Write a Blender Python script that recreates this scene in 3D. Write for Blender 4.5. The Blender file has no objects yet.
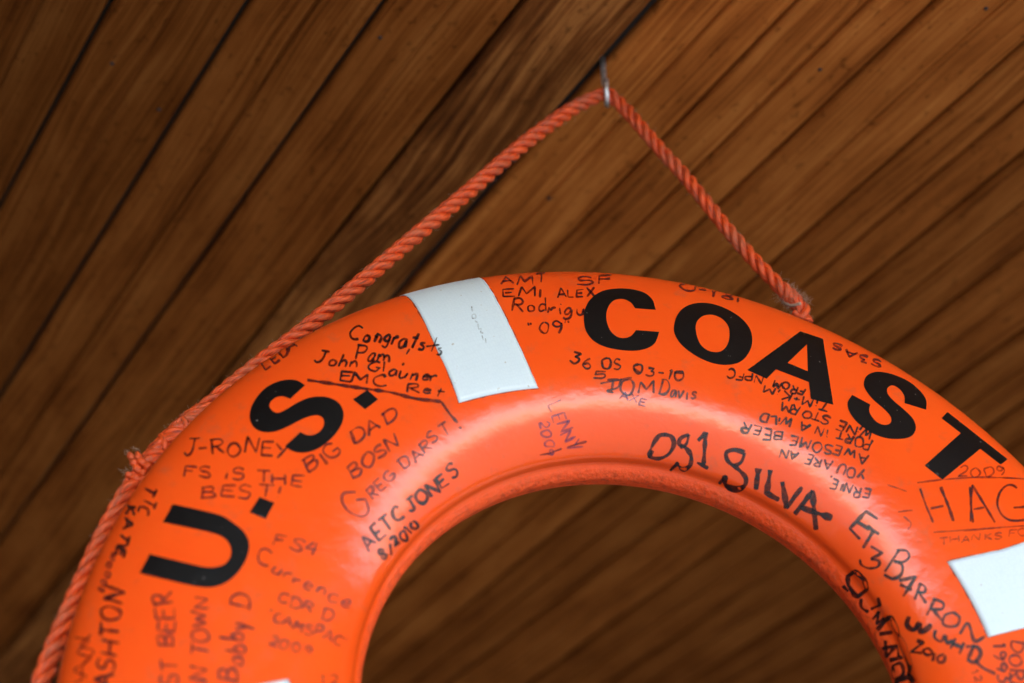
import bpy, math, random
import numpy as np
from mathutils import Vector, Matrix
from mathutils.bvhtree import BVHTree
from mathutils.geometry import delaunay_2d_cdt

random.seed(7)
rng = np.random.default_rng(7)
sc = bpy.context.scene
col = sc.collection

# ------------------------------------------------------------------ camera
F = 1500.0                       # focal length in pixels of the 1024 wide frame
PITCH = math.radians(40.0)
CAM = Vector((0, 0, 1.55))
cd = bpy.data.cameras.new('camera')
cam = bpy.data.objects.new('camera', cd); col.objects.link(cam)
cd.sensor_fit = 'HORIZONTAL'; cd.sensor_width = 36.0; cd.lens = F/1024*36.0
cd.clip_start = 0.02; cd.clip_end = 500
cam.location = CAM
cam.rotation_euler = (math.pi/2 + PITCH, 0, 0)
cd.dof.use_dof = True
cd.dof.focus_distance = 1.18
cd.dof.aperture_fstop = 3.0
cd.dof.aperture_blades = 8
sc.camera = cam
cp, sp = math.cos(PITCH), math.sin(PITCH)

def ray(px, py):
    a = (px-512)/F; b = (py-341.5)/F
    return Vector((a, cp + b*sp, sp - b*cp))

# ------------------------------------------------------------------ helpers
def link(name, me, mat=None, parent=None):
    o = bpy.data.objects.new(name, me); col.objects.link(o)
    if mat: me.materials.append(mat)
    if parent: o.parent = parent
    return o

def mesh(name, verts, faces, mat=None, parent=None, smooth=True, uvs=None):
    me = bpy.data.meshes.new(name)
    me.from_pydata([tuple(v) for v in verts], [], faces)
    if smooth:
        me.polygons.foreach_set('use_smooth', [True]*len(me.polygons))
    if uvs is not None:
        uvl = me.uv_layers.new(name='UVMap')
        idx = np.empty(len(me.loops), dtype=np.int32); me.loops.foreach_get('vertex_index', idx)
        uvl.data.foreach_set('uv', np.asarray(uvs, dtype=np.float32)[idx].ravel())
    me.update()
    return link(name, me, mat, parent)

def tag(o, label=None, cat=None, group=None, kind=None):
    if label: o['label'] = label
    if cat: o['category'] = cat
    if group: o['group'] = group
    if kind: o['kind'] = kind

# ------------------------------------------------------------------ materials
class NT:
    def __init__(s, name):
        s.m = bpy.data.materials.new(name); s.m.use_nodes = True
        s.t = s.m.node_tree; s.n = s.t.nodes; s.l = s.t.links
        s.b = s.n['Principled BSDF']; s.out = s.n['Material Output']
    def N(s, typ, **kw):
        n = s.n.new(typ)
        for k, v in kw.items():
            if k.startswith('i_'):
                key = k[2:]; key = int(key) if key.isdigit() else key.replace('_', ' ')
                n.inputs[key].default_value = v
            else: setattr(n, k, v)
        return n
    def L(s, a, b): s.l.new(a, b)
    def ramp(s, fac, stops):
        r = s.N('ShaderNodeValToRGB')
        e = r.color_ramp.elements
        while len(e) < len(stops): e.new(0.5)
        for k, (p, c) in enumerate(stops):
            e[k].position = p; e[k].color = (*c, 1) if len(c) == 3 else c
        s.L(fac, r.inputs[0]); return r
    def bump(s, h, strength, dist, normal=None):
        b = s.N('ShaderNodeBump', i_Strength=strength, i_Distance=dist)
        s.L(h, b.inputs['Height'])
        if normal: s.L(normal, b.inputs['Normal'])
        return b
    def set(s, **kw):
        for k, v in kw.items(): s.b.inputs[k.replace('_', ' ')].default_value = v

def mat_ring():
    s = NT('orange_plastic')
    tc = s.N('ShaderNodeTexCoord').outputs['Object']
    at = s.N('ShaderNodeAttribute', attribute_name='rim')
    nz = s.N('ShaderNodeTexNoise', i_Scale=9.0, i_Detail=5.0, i_Roughness=.6); s.L(tc, nz.inputs['Vector'])
    r = s.ramp(nz.outputs['Fac'], [(.3, (.86, .080, .0080)), (.6, (.90, .094, .010)), (.8, (.84, .105, .017))])
    # fine scuffs and grey handling dirt
    sc_ = s.N('ShaderNodeTexNoise', i_Scale=55.0, i_Detail=6.0, i_Roughness=.7); s.L(tc, sc_.inputs['Vector'])
    dr = s.ramp(sc_.outputs['Fac'], [(.56, (0, 0, 0)), (.74, (.38, .38, .38))])
    mx = s.N('ShaderNodeMixRGB', blend_type='MIX'); mx.inputs[2].default_value = (.40, .12, .06, 1)
    s.L(dr.outputs[0], mx.inputs[0]); s.L(r.outputs[0], mx.inputs[1])
    # worn, dusty moulding ridge
    nr = s.N('ShaderNodeTexNoise', i_Scale=160.0, i_Detail=4.0, i_Roughness=.7); s.L(tc, nr.inputs['Vector'])
    rr = s.ramp(nr.outputs['Fac'], [(.48, (0, 0, 0)), (.66, (.6, .6, .6))])
    mm = s.N('ShaderNodeMath', operation='MULTIPLY'); s.L(rr.outputs[0], mm.inputs[0]); s.L(at.outputs['Fac'], mm.inputs[1])
    mx2 = s.N('ShaderNodeMixRGB', blend_type='MIX'); mx2.inputs[2].default_value = (.36, .042, .012, 1)
    s.L(mm.outputs[0], mx2.inputs[0]); s.L(mx.outputs[0], mx2.inputs[1])
    s.L(mx2.outputs[0], s.b.inputs['Base Color'])
    # bumps: hand-moulded waviness, fine orange peel, pebbled inner rim
    w1 = s.N('ShaderNodeTexNoise', i_Scale=38.0, i_Detail=3.0, i_Roughness=.5); s.L(tc, w1.inputs['Vector'])
    w2 = s.N('ShaderNodeTexNoise', i_Scale=420.0, i_Detail=2.0); s.L(tc, w2.inputs['Vector'])
    w3 = s.N('ShaderNodeTexNoise', i_Scale=230.0, i_Detail=3.0, i_Roughness=.6); s.L(tc, w3.inputs['Vector'])
    w4 = s.N('ShaderNodeTexNoise', i_Scale=105.0, i_Detail=4.0, i_Roughness=.55); s.L(tc, w4.inputs['Vector'])
    b0 = s.bump(w4.outputs['Fac'], .30, .0008)
    b1 = s.bump(w1.outputs['Fac'], .4, .0012, b0.outputs[0])
    b2 = s.bump(w2.outputs['Fac'], .16, .0002, b1.outputs[0])
    m3 = s.N('ShaderNodeMath', operation='MULTIPLY'); s.L(w3.outputs['Fac'], m3.inputs[0]); s.L(at.outputs['Fac'], m3.inputs[1])
    b3 = s.bump(m3.outputs[0], .9, .0022, b2.outputs[0])
    s.L(b3.outputs[0], s.b.inputs['Normal'])
    ro = s.N('ShaderNodeMapRange', i_To_Min=.11, i_To_Max=.25); s.L(sc_.outputs['Fac'], ro.inputs[0]); ra = s.N('ShaderNodeMath', operation='MULTIPLY_ADD', i_1=.35); s.L(at.outputs['Fac'], ra.inputs[0]); s.L(ro.outputs[0], ra.inputs[2]); s.L(ra.outputs[0], s.b.inputs['Roughness'])
    s.set(IOR=1.52)
    s.set(Subsurface_Weight=.12, Subsurface_Radius=(.02, .004, .002), Subsurface_Scale=.15)
    return s.m

def mat_ink(name, c, alpha, rough=.35):
    s = NT(name)
    tc = s.N('ShaderNodeTexCoord').outputs['Object']
    nz = s.N('ShaderNodeTexNoise', i_Scale=170.0, i_Detail=4.0, i_Roughness=.7); s.L(tc, nz.inputs['Vector'])
    mr = s.N('ShaderNodeMapRange', i_1=.35, i_2=.65, i_3=max(0, alpha-.30), i_4=min(1, alpha+.18)); s.L(nz.outputs['Fac'], mr.inputs[0])
    s.L(mr.outputs[0], s.b.inputs['Alpha'])
    s.set(Base_Color=(*c, 1), Roughness=rough)
    return s.m

def mat_letter():
    s = NT('black_vinyl')
    tc = s.N('ShaderNodeTexCoord').outputs['Object']
    nz = s.N('ShaderNodeTexNoise', i_Scale=260.0, i_Detail=2.0); s.L(tc, nz.inputs['Vector'])
    r = s.ramp(nz.outputs['Fac'], [(.0, (.004, .004, .0045)), (.735, (.006, .006, .0065)), (.76, (.22, .20, .19))])
    s.L(r.outputs[0], s.b.inputs['Base Color'])
    w1 = s.N('ShaderNodeTexNoise', i_Scale=45.0, i_Detail=3.0); s.L(tc, w1.inputs['Vector'])
    b = s.bump(w1.outputs['Fac'], .4, .0012); s.L(b.outputs[0], s.b.inputs['Normal'])
    s.set(Roughness=.30); s.b.inputs['Specular IOR Level'].default_value = .35
    return s.m

def mat_tape():
    s = NT('white_reflective_tape')
    uv = s.N('ShaderNodeUVMap').outputs[0]
    mp = s.N('ShaderNodeMapping'); mp.inputs['Scale'].default_value = (1, 1, 1); s.L(uv, mp.inputs[0])
    v = s.N('ShaderNodeTexVoronoi', feature='DISTANCE_TO_EDGE', i_Scale=420.0, i_Randomness=.5); s.L(mp.outputs[0], v.inputs['Vector'])
    tc = s.N('ShaderNodeTexCoord').outputs['Object']
    nz = s.N('ShaderNodeTexNoise', i_Scale=210.0, i_Detail=3.0); s.L(tc, nz.inputs['Vector'])
    r = s.ramp(nz.outputs['Fac'], [(0, (.63, .74, .82)), (.70, (.66, .77, .85)), (.76, (.45, .44, .42))])
    c2 = s.ramp(v.outputs['Distance'], [(.0, (.95, .955, .965)), (.16, (1, 1, 1))])
    mx = s.N('ShaderNodeMixRGB', blend_type='MULTIPLY', i_Fac=1.0); s.L(r.outputs[0], mx.inputs[1]); s.L(c2.outputs[0], mx.inputs[2])
    s.L(mx.outputs[0], s.b.inputs['Base Color'])
    b = s.bump(v.outputs['Distance'], .22, .0005); s.L(b.outputs[0], s.b.inputs['Normal'])
    s.set(Roughness=.32)
    return s.m

def mat_rope(name, c1, c2, fib=1.0):
    s = NT(name)
    uv = s.N('ShaderNodeUVMap').outputs[0]
    mp = s.N('ShaderNodeMapping'); mp.inputs['Scale'].default_value = (90, 9, 1); mp.inputs['Rotation'].default_value = (0, 0, 0)
    s.L(uv, mp.inputs[0])
    nz = s.N('ShaderNodeTexNoise', i_Scale=1.0, i_Detail=3.0, i_Roughness=.65); s.L(mp.outputs[0], nz.inputs['Vector'])
    tc = s.N('ShaderNodeTexCoord').outputs['Object']
    n2 = s.N('ShaderNodeTexNoise', i_Scale=60.0, i_Detail=5.0, i_Roughness=.65); s.L(tc, n2.inputs['Vector'])
    r = s.ramp(nz.outputs['Fac'], [(.28, c1), (.55, c2), (.8, tuple(min(1, x*1.25+.02) for x in c2))])
    d = s.ramp(n2.outputs['Fac'], [(.46, (0, 0, 0)), (.66, (.5, .5, .5))])
    mx = s.N('ShaderNodeMixRGB'); mx.inputs[2].default_value = (.34, .12, .06, 1)
    s.L(d.outputs[0], mx.inputs[0]); s.L(r.outputs[0], mx.inputs[1]); s.L(mx.outputs[0], s.b.inputs['Base Color'])
    b = s.bump(nz.outputs['Fac'], 1.0, .0011*fib); s.L(b.outputs[0], s.b.inputs['Normal'])
    s.set(Roughness=.5, Subsurface_Weight=.05, Subsurface_Radius=(.01, .002, .001), Subsurface_Scale=.1)
    return s.m

def mat_metal():
    s = NT('galvanised_wire')
    tc = s.N('ShaderNodeTexCoord').outputs['Object']
    nz = s.N('ShaderNodeTexNoise', i_Scale=300.0, i_Detail=4.0); s.L(tc, nz.inputs['Vector'])
    r = s.ramp(nz.outputs['Fac'], [(.3, (.40, .40, .40)), (.6, (.82, .82, .83))])
    s.L(r.outputs[0], s.b.inputs['Base Color'])
    s.set(Metallic=.85, Roughness=.38)
    return s.m

def mat_wood(name, dark, mid, light, figure=0.0, spec=1.0):
    s = NT(name)
    uv = s.N('ShaderNodeUVMap').outputs[0]
    rnd = s.N('ShaderNodeAttribute', attribute_name='board')
    wid = s.N('ShaderNodeMath', operation='MULTIPLY', i_1=37.0); s.L(rnd.outputs['Fac'], wid.inputs[0])
    cx = s.N('ShaderNodeCombineXYZ'); s.L(wid.outputs[0], cx.inputs[2]); s.L(wid.outputs[0], cx.inputs[0])
    add = s.N('ShaderNodeVectorMath', operation='ADD'); s.L(uv, add.inputs[0]); s.L(cx.outputs[0], add.inputs[1])
    # slow wander of the grain
    m0 = s.N('ShaderNodeMapping'); m0.inputs['Scale'].default_value = (3.0, 9.0, 1); s.L(add.outputs[0], m0.inputs[0])
    wn = s.N('ShaderNodeTexNoise', i_Scale=1.0, i_Detail=2.0); s.L(m0.outputs[0], wn.inputs['Vector'])
    sv = s.N('ShaderNodeVectorMath', operation='SCALE'); sv.inputs['Scale'].default_value = .030 + .010*figure; s.L(wn.outputs['Color'], sv.inputs[0])
    wv = s.N('ShaderNodeVectorMath', operation='MULTIPLY'); wv.inputs[1].default_value = (0, 1, 0); s.L(sv.outputs[0], wv.inputs[0])
    a2 = s.N('ShaderNodeVectorMath', operation='ADD'); s.L(add.outputs[0], a2.inputs[0]); s.L(wv.outputs[0], a2.inputs[1])
    m1 = s.N('ShaderNodeMapping'); m1.inputs['Scale'].default_value = (2.0+2.5*figure, 230-80*figure, 1); s.L(a2.outputs[0], m1.inputs[0])
    g = s.N('ShaderNodeTexNoise', i_Scale=1.0, i_Detail=5.0, i_Roughness=.62); s.L(m1.outputs[0], g.inputs['Vector'])
    m2 = s.N('ShaderNodeMapping'); m2.inputs['Scale'].default_value = (7, 26, 1); s.L(a2.outputs[0], m2.inputs[0])
    g2 = s.N('ShaderNodeTexNoise', i_Scale=1.0, i_Detail=5.0, i_Roughness=.6); s.L(m2.outputs[0], g2.inputs['Vector'])
    mixg = s.N('ShaderNodeMath', operation='MULTIPLY_ADD', i_1=.55); s.L(g.outputs['Fac'], mixg.inputs[0])
    h2 = s.N('ShaderNodeMath', operation='MULTIPLY', i_1=.45); s.L(g2.outputs['Fac'], h2.inputs[0]); s.L(h2.outputs[0], mixg.inputs[2])
    lo, hi = (.40, .60) if figure else (.36, .66)
    r = s.ramp(mixg.outputs[0], [(lo, dark), (.5, mid), (hi, light)])
    # board to board tone, including light falloff put in by hand
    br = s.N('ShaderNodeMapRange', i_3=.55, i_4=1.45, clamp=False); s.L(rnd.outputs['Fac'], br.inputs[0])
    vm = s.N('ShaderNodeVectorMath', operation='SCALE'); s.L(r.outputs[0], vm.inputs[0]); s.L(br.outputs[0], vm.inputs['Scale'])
    # specks, resin and pinholes
    m3 = s.N('ShaderNodeMapping'); m3.inputs['Scale'].default_value = (75, 120, 1); s.L(add.outputs[0], m3.inputs[0])
    sp_ = s.N('ShaderNodeTexNoise', i_Scale=1.0, i_Detail=3.0, i_Roughness=.55); s.L(m3.outputs[0], sp_.inputs['Vector'])
    s4 = s.ramp(sp_.outputs['Fac'], [(.60, (0, 0, 0)), (.72, (.5*spec,)*3)])
    mx = s.N('ShaderNodeMixRGB'); mx.inputs[2].default_value = (*[c*.45 for c in dark], 1)
    s.L(s4.outputs[0], mx.inputs[0]); s.L(vm.outputs[0], mx.inputs[1])
    s.L(mx.outputs[0], s.b.inputs['Base Color'])
    b = s.bump(mixg.outputs[0], .5+.4*figure, .0012+.004*figure); s.L(b.outputs[0], s.b.inputs['Normal'])
    s.set(Roughness=.5 + .15*figure)
    s.b.inputs['Specular IOR Level'].default_value = .03
    return s.m

M = {}
M['ring'] = mat_ring(); M['letter'] = mat_letter(); M['tape'] = mat_tape()
M['black'] = mat_ink('black_marker_ink', (.014, .006, .008), .93)
M['brown'] = mat_ink('thin_dark_marker_ink', (.050, .006, .008), .84)
M['purple'] = mat_ink('worn_purple_marker_ink', (.085, .008, .014), .74)
M['red'] = mat_ink('faded_red_brown_ink', (.20, .015, .008), .62)
M['blue'] = mat_ink('faded_blue_pen_ink', (.06, .035, .12), .55)
M['grey'] = mat_ink('faint_grey_print', (.42, .44, .46), .36)
M['rope'] = mat_rope('orange_rope_fibre', (.20, .010, .003), (.84, .098, .013))
M['twine'] = mat_rope('grey_frayed_fibre', (.20, .11, .07), (.45, .32, .25), .5)
M['metal'] = mat_metal(); _n = NT('rusty_nail'); _n.set(Base_Color=(.03, .014, .008, 1), Roughness=.7); M['grime_nail'] = _n.m; M['grime'] = mat_ink('grimy_adhesive', (.10, .035, .03), .62, .6)
M['wood'] = mat_wood('varnished_fir', (.100, .025, .0045), (.222, .064, .0115), (.330, .112, .024))
M['wood_rough'] = mat_wood('figured_rough_fir', (.075, .022, .006), (.185, .058, .013), (.38, .140, .035), figure=1.0)

# ------------------------------------------------------------------ ring buoy surface
RC = Vector((0.08675, 0.92671, 0.45806)) + CAM
RN = Vector((0.13878, -0.99032, 0)).normalized()
E1 = Vector((0.99032, 0.13878, 0)).normalized()
E2 = Vector((0, 0, 1))
RO, TA, TB, PE = .38, .09454, .04616, 2.4
RM = RO - TA
c_, n_, e1_, e2_ = [np.array(v) for v in (RC, RN, E1, E2)]

def prof(t):
    """ radial, axial and rim mask of the moulded cross-section; t=0 outer edge, pi/2 front, pi inner edge """
    t = np.mod(t, 2*np.pi)
    g = lambda m, w: np.exp(-((t-m)/w)**2)
    d = -.0022*g(np.pi-.13, .085) + .0018*g(np.pi+.07, .08) + .0030*g(np.pi+.32, .26) + .0012*(g(0, .03)+g(2*np.pi, .03))
    sg = lambda v, e: np.sign(v)*np.abs(v)**e
    ct, st = sg(np.cos(t), 2/PE), sg(np.sin(t), 2/PE)          # rounded-oblong section
    nn = np.stack([sg(ct, PE-1)/TA, sg(st, PE-1)/TB]); nn /= np.linalg.norm(nn, axis=0)
    rim = np.clip((t-(np.pi-.09))/.10, 0, 1)*np.clip((np.pi+.75-t)/.2, 0, 1)
    return TA*ct + d*nn[0], TB*st + d*nn[1], rim

def surf(th, t, off=0.0):
    th = np.asarray(th, float); t = np.asarray(t, float)
    a, b, _ = prof(t)
    a2, b2, _ = prof(t+.002); a1, b1, _ = prof(t-.002)
    ta, tb = a2-a1, b2-b1; L = np.hypot(ta, tb); na, nb = tb/L, -ta/L
    r = np.sin(th)[..., None]*e1_ + np.cos(th)[..., None]*e2_
    return c_ + r*(RM + a + na*off)[..., None] + n_*(b + nb*off)[..., None]

NTH, NT_ = 720, 200
ths = np.arange(NTH)*2*np.pi/NTH; tts = np.arange(NT_)*2*np.pi/NT_
P = surf(*np.meshgrid(ths, tts, indexing='ij')).reshape(-1, 3)
ring_faces = [(i*NT_+j, i*NT_+(j+1) % NT_, ((i+1) % NTH)*NT_+(j+1) % NT_, ((i+1) % NTH)*NT_+j) for i in range(NTH) for j in range(NT_)]
bvh = BVHTree.FromPolygons([tuple(v) for v in P], ring_faces)

ring = bpy.data.objects.new('ring_buoy', None); col.objects.link(ring)
ring.location = RC
tag(ring, 'orange life ring with black lettering, white tape and marker signatures, hung on a rope', 'life ring')
def ring_part(name, verts, faces, mat, uvs=None, smooth=True):
    return mesh(name, [np.asarray(v)-c_ for v in verts], faces, mat, ring, smooth, uvs)
body = ring_part('body', P, ring_faces, M['ring'])
att = body.data.attributes.new('rim', 'FLOAT', 'POINT')
att.data.foreach_set('value', np.tile(prof(tts)[2], NTH).astype(np.float32))

def pix(px, py):
    """ which point (angle, section angle) of the ring's face lies at this spot of the lettering layout """
    h = bvh.ray_cast(CAM, ray(px, py))
    if h[0] is None: return None
    q = np.array(h[0])-c_
    x, y, z = q@e1_, q@e2_, q@n_
    u, v = (math.hypot(x, y)-RM)/TA, z/TB
    return math.atan2(x, y), math.atan2(math.copysign(abs(v)**(PE/2), v), math.copysign(abs(u)**(PE/2), u))

def wrap(t): return t if t > -1.5 else t+2*math.pi

# ---- block letters
def smooth_outline(pts, closed=True):
    """ pts: (x, y) smooth or (x, y, 1) corner -> dense outline """
    n = len(pts); out = []
    for i in range(n):
        p0, p1, p2, p3 = pts[i-1], pts[i], pts[(i+1) % n], pts[(i+2) % n]
        a, b = np.array(p1[:2], float), np.array(p2[:2], float)
        ca, cb = len(p1) > 2, len(p2) > 2
        L = np.linalg.norm(b-a)
        ma = (b-a) if ca else (b-np.array(p0[:2]))*L/(L+np.linalg.norm(a-np.array(p0[:2])))
        mb = (b-a) if cb else (np.array(p3[:2])-a)*L/(L+np.linalg.norm(b-np.array(p3[:2])))
        k = max(2, int(L/2.0))
        for s in np.arange(k)/k:
            out.append((2*s**3-3*s**2+1)*a + (s**3-2*s**2+s)*ma + (-2*s**3+3*s**2)*b + (s**3-s**2)*mb)
    return np.array(out)

def inside(pt, loops):
    c = False
    for lp in loops:
        x, y = lp[:, 0], lp[:, 1]; x2, y2 = np.roll(x, -1), np.roll(y, -1)
        m = ((y > pt[1]) != (y2 > pt[1]))
        xi = x + (pt[1]-y)/np.where(y2-y == 0, 1e-9, y2-y)*(x2-x)
        c ^= bool(np.count_nonzero(m & (pt[0] < xi)) % 2)
    return c

def letter(loops, name='letter', off=.00025):
    loops = [smooth_outline(l) for l in loops]
    vs, es = [], []
    for lp in loops:
        k = len(vs); n = len(lp); vs += [Vector(v) for v in lp]; es += [(k+i, k+(i+1) % n) for i in range(n)]
    allp = np.concatenate(loops); lo, hi = allp.min(0), allp.max(0)
    for gx in np.arange(lo[0], hi[0], 2.5):
        for gy in np.arange(lo[1], hi[1], 2.5):
            if inside((gx, gy), loops) and np.hypot(*(allp-(gx, gy)).T).min() > 1.2: vs.append(Vector((gx, gy)))
    v2, _, f2, *_ = delaunay_2d_cdt(vs, es, [], 0, 1e-5)
    fs = [f for f in f2 if inside(sum((v2[i] for i in f), Vector((0, 0)))/3, loops)]
    uv = [pix(v.x, v.y) or pix(v.x*.98+.02*600, v.y+4) for v in v2]
    top = surf([u[0] for u in uv], [u[1] for u in uv], off)
    # orient outwards
    a, b, c = [Vector(top[i]) for i in fs[0]]
    if (b-a).cross(c-a).dot(CAM-a) < 0: fs = [tuple(reversed(f)) for f in fs]
    return ring_part(name, top, fs, M['letter'])

def Z(x0, y0, s, pts, rev=False):
    return [((p[0]/s+x0), (p[1]/s+y0), *p[2:]) for p in pts]

letter([[(172.8,504.3,1),(197,509.5),(222,516),(233,522.8),(243.6,531.5),(249.2,543.5),(246.8,557.5),(238.8,571.5),(227.5,581.7),(214,587),(200,587),(180,583),(139.8,573.2,1),(149.8,554.2,1),(190,564),(203.4,567),(214,567.5),(224.8,564),(230.8,556),(230.5,547),(224.8,538.5),(214,533.5),(190,528),(163,522.3,1)]])
letter([[(259.5,497.2,1),(274.3,503,1),(265.8,519,1),(249.7,512.5,1)]], 'full_stop')
letter([Z(230,310,4.27,[(320,322,1),(290,303),(250,298),(200,308),(150,335),(110,380),(87,430),(86,468),(103,502),(140,521),(190,520),(240,502),(290,476),(340,455),(375,450),(398,464),(401,490),(387,515),(357,534),(328,534),(300,522,1),(235,582,1),(265,602),(310,610),(360,600),(410,570),(450,530),(478,485),(485,440),(467,400),(432,378),(390,370),(340,375),(290,395),(240,425),(205,440),(180,430),(168,410),(176,390),(198,374),(225,369),(258,380,1)])])
letter([[(367.3,390,1),(378,399.6,1),(365,409.5,1),(353,399.6,1)]], 'full_stop')
letter([Z(480,260,3.303,[(580,165,1),(570,133),(545,110),(500,97),(450,95),(400,105),(365,130),(346,165),(343,200),(350,235),(372,265),(410,286),(460,297),(510,300),(552,292),(578,274),(592,238,1),(515,232,1),(500,250),(480,258),(455,255),(432,236),(419,205),(418,173),(430,145),(450,131),(475,130),(498,141),(512,160,1)])])
letter([Z(480,260,3.303,[(640,225),(650,185),(675,157),(715,143),(765,145),(820,165),(865,195),(892,230),(899,270),(886,310),(857,338),(815,347),(765,340),(710,315),(665,280),(645,250)]),
        Z(480,260,3.303,[(712,225),(719,200),(740,184),(770,182),(800,195),(820,220),(824,250),(817,280),(801,299),(780,305),(750,298),(725,274)])])
letter([[(747.2,370.2,1),(800.3,331.4,1),(822.9,339,1),(833.3,405,1),(810.7,399,1),(808.7,382.1,1),(776,369.5,1),(766.6,378.9,1)],
        [(806.9,344.4,1),(787.6,363,1),(807.8,371.4,1)]])
letter([Z(740,260,3.317,[(617,497,1),(618,468),(600,438),(560,404),(500,378),(450,372),(420,385),(410,410),(417,432),(440,462),(480,497),(500,522),(500,540),(483,548),(455,539),(432,512),(428,495),(432,480,1),(372,448,1),(357,472),(361,500),(385,535),(430,570),(480,590),(530,594),(568,585),(583,560),(575,530),(545,498),(510,468),(490,445),(488,427),(505,416),(528,428),(545,453),(545,475,1)])])
letter([[(947.4,412.2,1),(1007.5,459.4,1),(1000.5,464.8,1),(980.2,449,1),(942.4,479.9,1),(924.5,465.7,1),(960.7,433.3,1),(941.4,418.3,1)]])

# ---- reflective tape, laid over the section from the face round to the back
def tape(left, right, t_end, label=None):
    def side(pts):
        q = [pix(*p) for p in pts]; q = [(a, wrap(b)) for a, b in q if True]
        a = np.array(q); s = np.polyfit(a[:, 1], a[:, 0], 2 if len(q) > 4 else 1)
        t = np.linspace(a[:, 1].max(), t_end, 60)
        th = np.polyval(s, np.clip(t, a[:, 1].min(), 9))
        return th, t
    (tl, t1), (tr, t2) = side(left), side(right)
    W_ = 24; V, U = [], []
    jl = rng.normal(0, 1, 60); jr = rng.normal(0, 1, 60)
    for k in range(60):
        a0 = tl[k] + .0007*jl[k]*(k % 2); a1 = tr[k] + .0007*jr[k]*(k % 2)
        for j in range(W_+1):
            s = j/W_; t = t1[k]*(1-s)+t2[k]*s
            V.append(surf(a0*(1-s)+a1*s, t, .0004)); U.append(((tl[k]*(1-s)+tr[k]*s)*.29, t*.075))
    n = len(V); Fc = [(k*(W_+1)+j, k*(W_+1)+j+1, (k+1)*(W_+1)+j+1, (k+1)*(W_+1)+j) for k in range(59) for j in range(W_)]
    a, b, c = [Vector(V[i]) for i in Fc[0][:3]]
    if (b-a).cross(c-a).dot(CAM-a) < 0: Fc = [tuple(reversed(f)) for f in Fc]
    # thin edge going down to the ring
    rimv = [j for j in range(W_+1)] + [k*(W_+1)+W_ for k in range(1, 60)] + [59*(W_+1)+j for j in range(W_-1, -1, -1)] + [k*(W_+1) for k in range(58, 0, -1)]
    base = []
    for i in rimv:
        k, j = divmod(i, W_+1); s = j/W_
        base.append(surf((tl[k]*(1-s)+tr[k]*s), t1[k]*(1-s)+t2[k]*s, -.0001))
    V += base; U += [U[i] for i in rimv]
    m = len(rimv)
    for q in range(m): Fc.append((rimv[q], n+q, n+(q+1) % m, rimv[(q+1) % m]))
    o = ring_part('reflective_tape', V, Fc, M['tape'], U)
    # dark line of grimy adhesive showing round the edge
    gl = []
    cth, ct = (tl.mean()+tr.mean())/2, (t1.mean()+t2.mean())/2
    for i in rimv:
        k, j = divmod(i, W_+1); s_ = j/W_
        a_, t_ = tl[k]*(1-s_)+tr[k]*s_, t1[k]*(1-s_)+t2[k]*s_
        gl.append((a_, t_, (1 if j == W_ else -1 if j == 0 else 0), (1 if k == 0 else 0)))
    GV = [surf(a_, t_, .00018) for a_, t_, _, _ in gl] + [surf(a_+sj*(.0020+.0035*max(0, .9-t_))*(1+.6*rng.standard_normal()), t_+sk*.009*(1+.3*rng.standard_normal()), .00018) for a_, t_, sj, sk in gl]
    GF = [(q, (q+1) % m, m+(q+1) % m, m+q) for q in range(m)]
    ring_part('adhesive_edge', GV, GF, M['grime']).parent = o
    if label: o['label'] = label
    return o
tape([(459.5,402.8),(449.4,378.6),(435,345.8),(423.8,319),(412.5,300.7),(407,297)], [(538,388.2),(525,358),(508.9,324.3),(494.5,296.6),(485,281.5)], -.9)
tape([(947,562),(966,557.5),(985,553.2),(1005,549)], [(988,637),(1005,633),(1024,628),(1040,624.5)], -.9)
tape([(318,748),(290,765),(255,780),(215,800)], [(288,680.3),(268,682.5),(245,687),(215,696)], -.9)

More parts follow.
